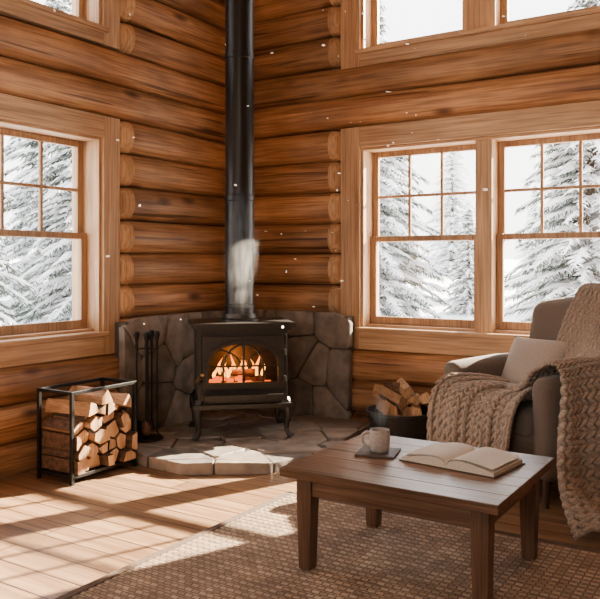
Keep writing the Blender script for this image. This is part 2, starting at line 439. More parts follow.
def jgrid(x0,x1,y0,y1,dx,dy,j=.35):
    pts=[]; ny=max(1,round((y1-y0)/dy)); nx=max(1,round((x1-x0)/dx))
    for b in range(ny):
        for a in range(nx):
            pts.append((x0+(a+.5+(.25 if b%2 else -.25)+R.uniform(-j,j))*(x1-x0)/nx, y0+(b+.5+R.uniform(-j,j))*(y1-y0)/ny))
    return pts
# stone surround (both walls)
def surround(mb,W,ulen):
    wbox(mb,W,0.0,ulen-.02,0.0,.85,.0,.16,M_mort)
    poly=[(.12,.06),(ulen,.06),(ulen+.01,.82),(ulen-.12,.88),(ulen*.6,.885),(.3,.88),(.12,.88)]
    cs=cells(poly,jgrid(.12,ulen,.05,.88,.27,.26,.40),.008)
    stones(mb,cs,lambda x,y,h:W(x,y,.125+h),.055,M_stone,.006,((1,0),(1,.72),(.985,.90),(.95,1.0),(.5,1.02)),.09)
mb=MB(); surround(mb,mapL,1.50); surround(mb,mapR,1.18)
mb.obj('stone_surround',smooth=True,auto=50)
# hearth
hp=[(.17,-.17),(.17,-1.58),(.42,-1.71),(.66,-1.80),(.96,-1.81),(1.38,-1.52),(1.51,-1.05),(1.48,-.75),(1.38,-.17)]
mb=MB()
ins=[(x*.985+.012,y*.985-.012) for x,y in hp]
n=len(ins); mb.add([(x,y,0) for x,y in ins]+[(x,y,.06) for x,y in ins],[list(range(n)),list(range(n,2*n))]+[(i,(i+1)%n,n+(i+1)%n,n+i) for i in range(n)],M_mort)
cs=cells(hp,jgrid(.1,1.55,-1.85,-.1,.30,.27,.40),.010)
stones(mb,cs,lambda x,y,h:Vector((x,y,.004+h)),.068,M_flag,.003,((1,0),(1.0,.8),(.99,.94),(.97,1.0),(.5,1.0)),.09)
mb.obj('stone_hearth',smooth=True,auto=40)
# ---------------------------------------------------------------- stove
mb=MB(); I=M_iron
bz0,bz1=.23,.735; bw=.29
mb.box(-bw,-bw+.02,-.2,.2,bz0,bz1,I); mb.box(bw-.02,bw,-.2,.2,bz0,bz1,I)
mb.box(-bw,bw,.18,.2,bz0,bz1,I); mb.box(-bw,bw,-.2,.2,bz0,bz0+.03,I)
mb.box(-bw-.02,bw+.02,-.235,.22,bz1-.008,bz1+.014,I)
mb.box(-bw-.045,bw+.045,-.262,.245,bz1+.015,bz1+.045,I)
mb.box(-bw-.03,bw+.03,-.245,.225,bz0-.025,bz0+.004,I)
mb.box(-.20,.20,-.02,.17,.30,.33,I) # fire bed
def ringplate(out,inn,y0,y1,m):
    n=len(out); vs=[(x,y,z) for y in (y0,y1) for c in (out,inn) for x,z in c]
    fs=[]
    for i in range(n):
        j=(i+1)%n
        fs+= [(i,j,n+j,n+i),(2*n+i,2*n+j,3*n+j,3*n+i),(i,j,2*n+j,2*n+i),(n+i,n+j,3*n+j,3*n+i)]
    mb.add(vs,fs,m)
cz=.49
def rect(a,hw,up,dn):
    c,s=math.cos(a),math.sin(a); k=1e9
    if abs(c)>1e-6: k=min(k,hw/abs(c))
    if s>1e-6: k=min(k,up/s)
    if s<-1e-6: k=min(k,dn/-s)
    return (c*k,cz+s*k)
def arch(a,hw,up,dn):
    c,s=math.cos(a),math.sin(a)
    if s>=0:
        k=1/((abs(c/hw)**2.3+abs(s/up)**2.3)**(1/2.3)); return (c*k,cz+s*k)
    return rect(a,hw,up,dn)
cor=[math.atan2(bz1-cz,bw),pi-math.atan2(bz1-cz,bw),-math.atan2(cz-bz0,bw),-pi+math.atan2(cz-bz0,bw),-math.atan2(.11,.225),-pi+math.atan2(.11,.225),math.atan2(.20,.262),pi-math.atan2(.2,.262),-math.atan2(.155,.262),-pi+math.atan2(.155,.262)]
angs=sorted([-pi+2*pi*i/60 for i in range(60)]+cor)
ringplate([rect(a,bw,bz1-cz,cz-bz0) for a in angs],[arch(a,.235,.165,.12) for a in angs],-.21,-.19,I)
ringplate([rect(a,.262,.20,.155) for a in angs],[arch(a,.225,.15,.11) for a in angs],-.232,-.205,I)
ringplate([arch(a,.24,.17,.125) for a in angs],[arch(a,.222,.148,.108) for a in angs],-.243,-.23,I)
mb.add([(x,-.216,z) for x,z in [arch(a,.228,.152,.112) for a in angs]],[list(range(len(angs)))],M_glass)
# tracery
def arcpts(cx,czz,rx,rz,a0,a1,n=14,y=-.228): return [(cx+rx*math.cos(a0+(a1-a0)*i/n),y,czz+rz*math.sin(a0+(a1-a0)*i/n)) for i in range(n+1)]
mb.tube([(0,-.228,.38),(0,-.228,.64)],.009,I,n=6)
mb.tube(arcpts(0,.47,.13,.165,0,pi)[0:15],.007,I,n=6)
mb.tube([(-.13,-.228,.38),(-.13,-.228,.47)],.007,I,n=6); mb.tube([(.13,-.228,.38),(.13,-.228,.47)],.007,I,n=6)
mb.tube(arcpts(-.225,.50,.20,.11,0,pi/2),.006,I,n=6); mb.tube(arcpts(.225,.50,.20,.11,pi/2,pi),.006,I,n=6)
mb.tube([(-.225,-.228,.49),(.225,-.228,.49)],.007,I,n=6)
for xx in (-.276,.276): mb.box(xx-.006,xx+.006,-.218,-.2,bz0+.03,bz1-.03,I)
mb.box(-.25,.25,-.30,-.2,.275,.292,I); mb.box(-.25,.25,-.306,-.292,.275,.308,I)
mb.box(-.225,.225,-.222,-.2,.245,.272,I)
for sx in (-1,1):
    mb.box(sx*bw-.004 if sx>0 else -bw-.006,sx*bw+.006 if sx>0 else -bw+.004,-.15,.15,.30,.68,I)
# handle
mb.tube([(-.265,-.235,.40),(-.29,-.27,.395),(-.30,-.285,.37)],[.008,.008,.008],M_black,n=8)
mb.tube([(-.30,-.275,.40),(-.27,-.33,.45)],[.012,.014],M_brass,n=10)
for xx in (.268,):
    for zz in (.40,.58): mb.tube([(xx,-.236,zz-.02),(xx,-.236,zz+.02)],.009,I,n=8)
# cabriole legs
for sx in (-1,1):
    for sy in (-1,1):
        p=[(sx*.27,sy*.185,.25),(sx*.295,sy*.205,.20),(sx*.30,sy*.21,.15),(sx*.285,sy*.20,.09),(sx*.285,sy*.20,.045),(sx*.305,sy*.215,.015),(sx*.31,sy*.22,0)]
        mb.tube(p,[.038,.036,.028,.019,.016,.022,.026],I,n=10)
# flue collar
mb.lathe([(.13,.775),(.13,.79),(.115,.80),(.112,.83),(.104,.832)],I,T((0,.02,0)))
# fire logs
for k,(a,b) in enumerate([((-.17,.02,.355),(.15,.05,.36)),((-.12,-.02,.36),(.17,-.03,.365)),((-.14,.03,.40),(.10,-.03,.415))]):
    mb.tube([a,b],.03,M_bark,n=9)
for k in range(26):
    x=R.uniform(-.19,.19); mb.rbox((x,R.uniform(-.12,.0),R.uniform(.335,.385)),(.045,.03,.028),.008,M_ember,k=1,mid=1)
def flame(x,y,z,h,w):
    n=10;ps=[];rs=[]; ph=R.uniform(0,6)
    for i in range(n+1):
        t=i/n; ps.append((x+.02*math.sin(t*5+ph)*t,y,z+h*t)); rs.append(max(.001,w*math.sin(pi*min(1,(t*.85+.12)))**1.2*(1-t*.6)))
    rs[-1]=.0008; mb.tube(ps,rs,M_flame,n=8,sq=.5)
for x,h in [(-.17,.09),(-.13,.15),(-.085,.12),(-.04,.18),(.0,.13),(.04,.19),(.08,.14),(.12,.17),(.16,.10),(-.11,.10),(.10,.10),(-.06,.14)]:
    flame(x,R.uniform(-.06,.05),.37,h,R.uniform(.020,.034))
SX,SY=.725,-.935; ang=math.radians(43)
stove=mb.obj('wood_stove',loc=(SX,SY,.075),rotz=ang,smooth=True,auto=35,bevel=.003)
stove.scale=(1.05,1.05,1.0)
# pipe
mb=MB(); pz=.832
mb.lathe([(.104,pz),(.104,pz+.04),(.108,pz+.045),(.108,pz+.06),(.101,pz+.065),(.101,1.62),(.106,1.625),(.106,1.66),(.101,1.665),(.101,2.62),(.106,2.625),(.106,2.66),(.101,2.665),(.101,TOP-.077)],M_pipe,n=40)
px_=SX-.02*math.sin(ang); py_=SY+.02*math.cos(ang)
mb.obj('stove_pipe',loc=(px_,py_,.075),smooth=True,auto=30)
l=bpy.data.lights.new('fire_glow','POINT'); l.color=(1,.26,.035); l.energy=5; l.shadow_soft_size=.05
lo=bpy.data.objects.new('fire_glow',l); sc.collection.objects.link(lo); lo.location=Vector((SX,SY,.07+.50))+Vector((math.sin(ang),-math.cos(ang),0))*.05
# ---------------------------------------------------------------- tool set
mb=MB(); B=M_black
mb.lathe([(.105,0),(.11,.006),(.105,.014),(.03,.022),(.012,.04)],B)
mb.tube([(0,0,.02),(0,0,.66)],.009,B)
mb.lathe([(.004,.70),(.018,.69),(.02,.675),(.014,.66),(.006,.655)],B)
for k,a in enumerate((-2.2,-.9,.35,1.9)):
    x,y=.07*math.cos(a),.07*math.sin(a)
    mb.tube([(0,0,.60),(x*.6,y*.6,.61),(x,y,.60)],.005,B,n=6)
    mb.tube([(x,y,.12),(x,y,.62)],.0065,B,n=8)
    mb.lathe([(.003,.735),(.017,.73),(.021,.71),(.013,.685),(.009,.66),(.012,.63),(.006,.60)],B,T((x,y,-.01)),n=14)
    if k==0: mb.box(x-.04,x+.04,y-.004,y+.004,.04,.13,B)
    elif k==1:
        mb.lathe([(.025,.04),(.032,.05),(.028,.11),(.012,.13)],M_bark,T((x,y,0)),n=14)
    elif k==2: mb.tube([(x,y,.13),(x,y,.05),(x+.03,y,.035)],[.0065,.006,.003],B,n=8)
    else:
        mb.tube([(x-.02,y,.05),(x-.01,y,.10),(x,y,.13)],.005,B,n=6); mb.tube([(x+.02,y,.05),(x+.01,y,.10),(x,y,.13)],.005,B,n=6)
mb.obj('fireplace_tool_set',loc=(.36,-1.48,.080),smooth=True,auto=40)
# ---------------------------------------------------------------- log rack + firewood
x0,x1,y0,y1,H=.28,.58,-2.31,-1.80,.53
mb=MB(); w=.02
for x in (x0,x1-w):
    for y in (y0,y1-w): mb.box(x,x+w,y,y+w,0,H,B)
    mb.box(x,x+w,y0+w,y1-w,H-w,H,B); mb.box(x,x+w,y0+w,y1-w,.035,.035+w,B)
for y in (y0,y1-w): mb.box(x0+w,x1-w,y,y+w,H-w,H,B); mb.box(x0+w,x1-w,y,y+w,.035,.035+w,B)
for k in range(1,4): yy=y0+k*(y1-y0)/4; mb.box(x0+w,x1-w,yy-.01,yy+.01,.037,.053,B)
mb.obj('firewood_rack',bevel=.002)
def prism(mb,c,xa,xb,M=None,jit=.01,barkp=.5):
    n=len(c); vs=[]
    cx=sum(p[0] for p in c)/n; cy=sum(p[1] for p in c)/n
    for x in (xa,(xa+xb)/2,xb):
        s=R.uniform(.94,1.0); dx=R.uniform(-.003,.003)
        for p in c: vs.append((x,cx+(p[0]-cx)*s+dx,cy+(p[1]-cy)*s))
    fs=[];ms=[]; b0=R.randrange(n); nb=max(1,round(n*barkp))
    for r in range(2):
        for i in range(n):
            j=(i+1)%n; fs.append((r*n+i,r*n+j,(r+1)*n+j,(r+1)*n+i)); ms.append(M_bark if (i-b0)%n<nb else M_split)
    fs.append(list(range(n))); fs.append([2*n+i for i in range(n)]); ms+=[M_cut,M_cut]
    mb.add(vs,fs,ms,M)
mb=MB()
a0,a1=y0+w+.004,y1-w-.004
region=[(a0,.06),(a1,.06),(a1,.32),(a1-.12,.40),(a0+.27,.44),(a0+.1,.38),(a0,.30)]
pts=[p for p in jgrid(a0,a1,.05,.44,.082,.076,.38)]
for c in cells(region,pts,.010,.062):
    if len(c)>=3: 
        ar=abs(sum(c[i][0]*c[(i+1)%len(c)][1]-c[(i+1)%len(c)][0]*c[i][1] for i in range(len(c))))/2
        if ar<.0010: continue
        d=[]
        for p in c:
            if not d or math.hypot(p[0]-d[-1][0],p[1]-d[-1][1])>.024: d.append(p)
        if len(d)>=3: prism(mb,d,x0+w-.02-R.uniform(0,.015),x1+R.uniform(-.04,.035),barkp=.65)
wedge=[(-.045,-.03),(.045,-.035),(.03,.02),(-.01,.045)]
for (yy,zz,a,rz) in [(a0+.10,.415,.2,.12),(a0+.24,.455,2.1,-.1),(a0+.37,.42,-.3,.15)]:
    prism(mb,wedge,-.17,.17,T((.43,yy,zz))@RZ(rz)@RX(a))
mb.obj('firewood_stack',bevel=.002)
# ---------------------------------------------------------------- tub with wood
mb=MB(); TX,TY=1.74,-.44
mb.lathe([(.0,0.0),(.18,0),(.195,.008),(.235,.235),(.245,.24),(.245,.252),(.232,.252),(.188,.02),(0,.02)],M_iron,n=40,cap=False)
for a in (0.,pi):
    mb.tube([(math.cos(a+k*.16)*(.236+(.028 if abs(k)<1 else -.01)),math.sin(a+k*.16)*(.236+(.028 if abs(k)<1 else -.01)),.21) for k in (-1,-.6,0,.6,1)],.006,I,n=6)
mb.obj('log_tub',loc=(TX,TY,0),rotz=.9,smooth=True,auto=40)
mb=MB()
for k,(dx,dy,dz,a,tl) in enumerate([(-.10,0,.26,0,.0),(.0,.03,.25,.9,.0),(.10,0,.27,2.0,.1),(-.05,-.02,.33,2.6,.15),(.06,.0,.335,.4,-.1),(.14,.05,.33,1.2,-.2),(-.13,.06,.325,.2,.2),(.01,.02,.395,1.4,.1),(-.07,.08,.38,2.2,-.15),(-.02,-.05,.19,1,.0),(.08,-.02,.19,2,0),(-.1,.02,.18,.3,0)]):
    c=[(math.cos(t_)*.05*R.uniform(.8,1.1),math.sin(t_)*.042*R.uniform(.8,1.1)) for t_ in [i*2*pi/6 for i in range(6)]] if k%3 else [(q[0]*1.1,q[1]*1.1) for q in wedge]
    M=T((dx*1.1,dy,dz))@RZ(math.radians(-52)+R.uniform(-.35,.35))@RY(tl)@RX(a)
    prism(mb,c,-.13,.13,M,barkp=.4)
mb.obj('kindling_logs',loc=(TX,TY,-.0),bevel=.002)
# ---------------------------------------------------------------- rug
mb=MB(); rx0,rx1,ry0,ry1=1.71,4.4,-4.3,-1.78
nx=4; per=.04; ny=int((ry1-ry0)/per*6); vs=[];fs=[]
for j in range(ny+1):
    y=ry0+(ry1-ry0)*j/ny; z=.010+.005*abs(math.sin(pi*(y-ry0)/per))
    for i in range(nx+1): vs.append((rx0+(rx1-rx0)*i/nx,y,z))
for j in range(ny):
    for i in range(nx): a=j*(nx+1)+i; fs.append((a,a+1,a+nx+2,a+nx+1))
mb.add(vs,fs,M_rug)
for q in ((rx0-.02,rx0+.015,ry0,ry1),(rx1-.015,rx1+.02,ry0,ry1),(rx0-.02,rx1+.02,ry1-.015,ry1+.02),(rx0-.02,rx1+.02,ry0-.02,ry0+.015)): mb.box(*q,0,.017,M_rugb)
mb.obj('woven_rug',smooth=True,auto=50)
# ---------------------------------------------------------------- coffee table
mb=MB(); X0,X1,Y0,Y1,TH=2.24,3.14,-2.68,-1.92,.43; zb=.016
nb=6
for k in range(nb):
    ya=Y0+(Y1-Y0)*k/nb; yb=Y0+(Y1-Y0)*(k+1)/nb; mb.box(X0+.0,X1-.0,ya+.0004,yb-.0004,TH-.036,TH,M_tab)
li=.05; lw=.068
for x in (X0+li,X1-li-lw):
    for y in (Y0+li,Y1-li-lw):
        vs=[];cx=x+lw/2;cy=y+lw/2
        for z,h in ((zb,lw*.40),(TH-.14,lw*.5),(TH-.036,lw*.5)):
            vs+=[(cx-h,cy-h,z),(cx+h,cy-h,z),(cx+h,cy+h,z),(cx-h,cy+h,z)]
        fs=[(0,3,2,1),(8,9,10,11)]
        for r in range(2):
            for i in range(4): j=(i+1)%4; fs.append((r*4+i,r*4+j,r*4+4+j,r*4+4+i))
        mb.add(vs,fs,M_tabZ)
ap=.115
mb.box(X0+li+lw,X1-li-lw,Y0+li+.012,Y0+li+.034,TH-ap,TH-.036,M_tab); mb.box(X0+li+lw,X1-li-lw,Y1-li-.034,Y1-li-.012,TH-ap,TH-.036,M_tab)
MtabY=wood('table_walnut_y',(.085,.043,.023),(.20,.108,.058),'Y',.4,1.4,vary=.2)
mb.box(X0+li+.012,X0+li+.034,Y0+li+lw,Y1-li-lw,TH-ap,TH-.036,MtabY); mb.box(X1-li-.034,X1-li-.012,Y0+li+lw,Y1-li-lw,TH-ap,TH-.036,MtabY)
mb.obj('coffee_table',bevel=.003)
# coaster, mug, book
mb=MB(); mb.box(-.085,.085,-.085,.085,0,.010,M_slate); mb.obj('slate_coaster',loc=(2.475,-2.26,TH),rotz=.25,bevel=.003)
mb=MB()
mb.lathe([(.0,.0),(.036,0),(.040,.004),(.043,.02),(.0445,.05),(.044,.09),(.0425,.094),(.040,.092),(.040,.05),(.037,.012),(0,.01)],M_mug,cap=False)
mb.lathe([(0,.074),(.0402,.074)],M_coffee,cap=False)
mb.tube([(-.042,0,.078),(-.060,0,.080),(-.074,0,.068),(-.077,0,.050),(-.070,0,.031),(-.056,0,.021),(-.041,0,.022)],[.008,.0075,.007,.007,.007,.0075,.008],M_mug,n=10)
mb.obj('coffee_mug',loc=(2.48,-2.255,TH+.010),rotz=math.radians(20),smooth=True,auto=50)
mb=MB(); D=.135
def pg(s): return .010+.030*math.sin(pi*min(1,s**.55)*.93)*(1-.25*s)+.004
for sx in (-1,1):
    n=18; vs=[];fs=[];ms=[]
    for y in (-D,D):
        for i in range(n+1):
            s=i/n; vs.append((sx*s*.205,y,pg(s) if s>0 else .014))
        for i in range(n+1): vs.append((sx*i/n*.205,y,.005))
    A=2*(n+1)
    for i in range(n):
        fs.append((i,i+1,A+i+1,A+i)); ms.append(M_page)
        fs.append((i,i+1,n+1+i+1,n+1+i)); ms.append(M_pageedge); fs.append((A+i,A+i+1,A+n+1+i+1,A+n+1+i)); ms.append(M_pageedge)
    fs.append((n,A+n,A+2*n+1,2*n+1)); ms.append(M_pageedge)
    mb.add(vs,fs,ms)
    vs=[];fs=[]
    for i in range(n+1):
        s=i/n; z=pg(s)+.003+.010*s*(1 if sx>0 else .5)
        vs+=[(sx*s*.20,-D+.002,z),(sx*s*.20,D-.002,z)]
    for i in range(n): fs.append((2*i,2*i+2,2*i+3,2*i+1))
    mb.add(vs,fs,M_page)
mb.box(-.215,.215,-D-.006,D+.006,0,.005,M_cover)
mb.obj('open_book',loc=(2.835,-2.21,TH),rotz=math.radians(-7),smooth=True,auto=40)
# ---------------------------------------------------------------- armchair
CX,CY,CA=2.81,-.79,math.radians(-30.7)
mb=MB(); F=M_fab
def puff(amt):
    def fn(p,h): 
        return Vector((p.x,p.y,p.z+(amt*(1-(p.x/h[0])**2)*(1-(p.y/h[1])**2) if p.z>0 else 0)))
    return fn
mb.rbox((0,-.02,.26),(.80,.72,.20),.04,F)                       # base
mb.rbox((0,-.08,.405),(.54,.62,.15),.05,F,fn=puff(.03))           # seat cushion
for sx in (-1,1):
    def armf(p,h,sx=sx):
        z=p.z
        y=p.y
        flare=.02*max(0,(p.z/h[2]))*sx
        return Vector((p.x+flare,y-(.03 if y<0 else 0)*max(0,p.z/h[2]),z-(.03*max(0,-y/h[1]) if p.z>0 else 0)))
    mb.rbox((sx*.35,-.02,.42),(.14,.76,.56),.062,F,fn=armf,k=6)
def backf(p,h):
    t=(p.z+h[2])/(2*h[2])
    x=p.x*(1-.06*t*t); z=p.z-.05*(p.x/h[0])**2*max(0,t)
    y=p.y+.14*t-.05*(abs(p.x)/h[0])**2.5*t - .02*math.cos(p.x/h[0]*pi/2)*(p.y<0)
    return Vector((x,y,z))
mb.rbox((0,.24,.67),(.84,.17,.78),.075,F,fn=backf,k=6,mid=10)
for sx in (-1,1):
    for sy,yy in ((-1,-.32),(1,.28)):
        mb.tube([(sx*.33,yy,.17),(sx*.35,yy+sy*.03,0)],[.028,.016],M_leg,n=12)
chair=mb.obj('armchair',loc=(CX,CY,0),rotz=CA,smooth=True,auto=60)
# pillow
vs=[];fs=[];n=20
for sgn in (1,-1):
    for i in range(n+1):
        for j in range(n+1):
            a=2*i/n-1;b=2*j/n-1
            e=(1-abs(a)**2.6)*(1-abs(b)**2.6); th=.075*max(0,e)**.5
            k=1-.06*(1-abs(a)**2)*(abs(b)) ; k2=1-.06*(1-abs(b)**2)*abs(a)
            vs.append((a*.20*k2,b*.18*k,sgn*th))
m0=(n+1)**2
for s in (0,1):
    for i in range(n):
        for j in range(n):
            a=s*m0+i*(n+1)+j; fs.append((a,a+1,a+n+2,a+n+1))
pw=MB(); 
pm=RZ(math.radians(14))@RX(math.radians(58))
pw.add([pm@Vector(v) for v in vs],fs,M_pil)
pil=pw.obj('throw_pillow',smooth=True)
bm=bmesh.new(); bm.from_mesh(pil.data); bmesh.ops.remove_doubles(bm,verts=bm.verts,dist=.0005); bmesh.ops.recalc_face_normals(bm,faces=bm.faces); bm.to_mesh(pil.data); bm.free()
def ch(l): 
    c,s=math.cos(CA),math.sin(CA); return (CX+c*l[0]-s*l[1],CY+s*l[0]+c*l[1],l[2])
pil.location=ch((-.13,.04,.655)); pil.rotation_euler[2]=CA
# knit blanket
def cr(a,b,c,d,t): return .5*((2*b)+(c-a)*t+(2*a-5*b+4*c-d)*t*t+(3*b-a-3*c+d)*t**3)
def evalg(G,u,v):
    nv=len(G)-1; nu=len(G[0])-1
    def e1(row,u):
        x=min(max(u,0),1)*nu; i=min(int(x),nu-1); t=x-i
        g=lambda k: Vector(row[max(0,min(nu,k))])
        return cr(g(i-1),g(i),g(i+1),g(i+2),t)
    y=min(max(v,0),1)*nv; j=min(int(y),nv-1); t=y-j
    g=lambda k: e1(G[max(0,min(nv,k))],u)
    return cr(g(j-1),g(j),g(j+1),g(j+2),t)
def knit(mb,G,nu,nv,fold):
    def P(u,v): return evalg(G,u,v)
    def fr(u,v):
        e=.01; p=P(u,v); tu=(P(min(1,u+e),v)-P(max(0,u-e),v)); tv=(P(u,min(1,v+e))-P(u,max(0,v-e)))
        n=tu.cross(tv); n.normalize()
        return p,tu/(min(1,u+e)-max(0,u-e)),tv/(min(1,v+e)-max(0,v-e)),n
    sg=1
    p,tu,tv,n=fr(.5,.4)
    if n.z<0: sg=-1
    a,b=nu*2,nv*2; vs=[];fs=[]
    for j in range(b+1):
        for i in range(a+1):
            p,tu,tv,n=fr(i/a,j/b); vs.append(p+n*sg*(fold(i/a,j/b)-.006))
    for j in range(b):
        for i in range(a): q=j*(a+1)+i; fs.append((q,q+1,q+a+2,q+a+1))
    mb.add(vs,fs,M_knit)
    S=7;Rr=5
    for j in range(nv):
        for i in range(nu):
            u=(i+.5)/nu; v=(j+.5)/nv
            p,tu,tv,n=fr(u,v); n=n*sg; p=p+n*fold(u,v)
            hu=tu/nu; hv=tv/nv
            for s in (-1,1):
                c=p+hu*.25*s+hv*R.uniform(-.05,.05)
                ax=hv*.80+hu*.32*s; wv=hu*.26-hv*.05*s; tn=n*max(.012,min(.024,hu.length*.42))
                vs=[];fs=[]
                for r in range(1,Rr):
                    ph=pi*r/Rr
                    for k in range(S):
                        th=2*pi*k/S
                        vs.append(c+ax*math.cos(ph)+wv*math.sin(ph)*math.cos(th)+tn*math.sin(ph)*math.sin(th))
                o1=len(vs); vs+= [c+ax,c-ax]
                for r in range(Rr-2):
                    for k in range(S):
                        k2=(k+1)%S; fs.append((r*S+k,r*S+k2,(r+1)*S+k2,(r+1)*S+k))
                for k in range(S):
                    fs.append((o1,k,(k+1)%S)); fs.append((o1+1,(Rr-2)*S+k,(Rr-2)*S+(k+1)%S))
                mb.add(vs,fs,M_knit)
G1=[
[(.00,.50,.74),(.13,.51,.70),(.27,.50,.72),(.44,.47,.62),(.50,.45,.38),(.53,.44,.12),(.58,.46,.03)],
[(-.06,.41,1.09),(.09,.41,1.105),(.26,.39,1.07),(.44,.36,.96),(.50,.34,.52),(.53,.33,.15),(.66,.34,.035)],
[(-.04,.24,.97),(.12,.22,.94),(.26,.19,.88),(.44,.14,.78),(.50,.12,.45),(.55,.10,.12),(.76,.10,.035)],
[(-.06,.09,.68),(.13,.07,.66),(.28,.02,.72),(.44,-.01,.745),(.50,-.02,.44),(.58,-.06,.12),(.86,-.09,.035)],
[(-.12,-.08,.555),(.12,-.10,.57),(.275,-.18,.715),(.43,-.19,.73),(.485,-.22,.42),(.58,-.28,.12),(.88,-.36,.035)],
[(-.14,-.24,.54),(.11,-.29,.56),(.27,-.35,.70),(.43,-.36,.71),(.475,-.40,.42),(.57,-.48,.14),(.80,-.62,.035)]]
mb=MB()
knit(mb,G1,32,24,lambda u,v:.014+.026*math.sin(v*26+u*3)*min(1,max(0,(u-.45)*4))+.012*math.sin(u*17+v*5))
G2=[
[(-.25,.10,.50),(-.10,.12,.50),(.08,.12,.52),(.24,.10,.56)],
[(-.26,-.10,.54),(-.10,-.10,.52),(.08,-.10,.51),(.25,-.12,.55)],
[(-.27,-.34,.58),(-.12,-.36,.55),(.08,-.36,.52),(.27,-.36,.57)],
[(-.34,-.48,.56),(-.15,-.46,.50),(.07,-.45,.45),(.27,-.46,.48)],
[(-.40,-.50,.40),(-.17,-.49,.34),(.06,-.47,.30),(.24,-.48,.30)],
[(-.40,-.51,.18),(-.16,-.50,.14),(.06,-.48,.12),(.22,-.49,.14)]]
knit(mb,G2,14,19,lambda u,v:.014+.016*math.sin(u*20+v*2))
mb.obj('knit_blanket',loc=(CX,CY,0),rotz=CA,smooth=True)
# ---------------------------------------------------------------- outdoors
def treemesh(seed,H,needle,det=1.,wd=.24,sp=.5,step=1.):
    r=random.Random(seed); mb=MB()
    mb.tube([(0,0,-.3),(0,0,H*.5),(0,0,H)],[.14,.08,.01],M_trunk,n=7)
    z=.35
    while z<H-.1:
        L0=(1-z/H)**.85*H*wd+.10; nb=max(5,int(8+L0*5))
        for k in range(nb):
            az=2*pi*(k+r.uniform(-.35,.35))/nb; L=L0*r.uniform(.55,1.15); dz=r.uniform(-.12,.12); dr=r.uniform(.25,.45)
            d=Vector((math.cos(az),math.sin(az),0)); s=Vector((-d.y,d.x,0)); n=max(3,int(L/.11*det)); pts=[]
            for i in range(n+1):
                q=L*i/n; pts.append(Vector((0,0,z+dz+.10*q-dr*q*q/max(L,.6)))+d*q)
            w0=.08+.11*L
            vs=[];fs=[];ms=[]
            for i in range(n):
                p=pts[i]; q=pts[i+1]; tw=w0*(math.sin(pi*(i+.9)/(n+1.1))**.7)
                for sd in (-1,1):
                    for e in (0,.33,.66):
                        b=p.lerp(q,e); tip=b+s*sd*tw*r.uniform(.6,1.3)+d*tw*r.uniform(.5,1.1)+Vector((0,0,-.15*tw-r.uniform(0,.10)))
                        o=len(vs); vs+=[b-d*.014,b+d*.022,tip+Vector((0,0,-.03))]; fs.append((o,o+1,o+2)); ms.append(needle)
                        if r.random()<sp:
                            up=Vector((0,0,.018+.02*r.random())); m_=b.lerp(tip,r.uniform(.5,.85))
                            o=len(vs); vs+=[b-d*.025,b+d*.03,m_,b.lerp(m_,.55)+up]
                            fs+=[(o,o+1,o+3),(o+1,o+2,o+3),(o+2,o,o+3)]; ms+=[M_snow]*3
            if vs: mb.add(vs,fs,ms)
            rr=[max(.005,(.018+.026*L0**.5)*math.sin(pi*(i+.6)/(n+1.2))*r.uniform(.2,1.5)) for i in range(n+1)]
            mb.tube([p+Vector((0,0,.015)) for p in pts],rr,M_snow,n=5,sq=1.)
        z+=(.12+.07*(1-z/H))*step
    me=mb.obj('tmp',smooth=False,recalc=False); m=me.data; bpy.data.objects.remove(me); return m
tm=[treemesh(1,6.5,M_needle),treemesh(2,8.,M_needleHaze,.7,.22,.5,1.3),treemesh(3,5.,M_needle)]
mb=MB(); n=50; vs=[];fs=[]
for j in range(n+1):
    for i in range(n+1):
        x=-40+60*i/n; y=-12+60*j/n
        inside=(-1.2<x<7.5 and -8.5<y<1.2)
        dd=max(0,max(-x-1,0)+max(y-1,0)) 
        z=-.25+.5*noise.noise(Vector((x*.12,y*.12,0)))*min(1,dd/4)+ .03*dd
        vs.append((x,y,-.35 if inside else z))
for j in range(n):
    for i in range(n): a=j*(n+1)+i; fs.append((a,a+1,a+n+2,a+n+1))
mb.add(vs,fs,M_snow); mb.obj('ground',smooth=True)
TR=random.Random(11)
def tree(x,y,k,s):
    o=bpy.data.objects.new('snowy_pine_tree',tm[k]); sc.collection.objects.link(o); o.location=(x,y,-.25+.02*(max(0,-x)+max(0,y))); o.rotation_euler[2]=TR.uniform(0,6); o.scale=(s,s,s*TR.uniform(.95,1.1))
# right-window side
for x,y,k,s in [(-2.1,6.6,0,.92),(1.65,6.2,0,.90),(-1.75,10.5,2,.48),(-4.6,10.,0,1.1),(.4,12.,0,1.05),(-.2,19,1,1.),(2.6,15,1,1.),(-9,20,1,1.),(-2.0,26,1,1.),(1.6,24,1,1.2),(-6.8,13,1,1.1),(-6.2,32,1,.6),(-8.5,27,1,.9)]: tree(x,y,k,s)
# left-window side
for x,y,k,s in [(-5.,.1,2,1.15),(-5.2,3.1,0,.85),(-7.9,1.6,0,.9),(-8.6,5.2,0,1.05),(-12,3.2,1,1.),(-11.5,8,1,1.),(-16,5.,1,1.),(-14,12,1,1.),(-3.8,5.6,2,.9)]: tree(x,y,k,s)
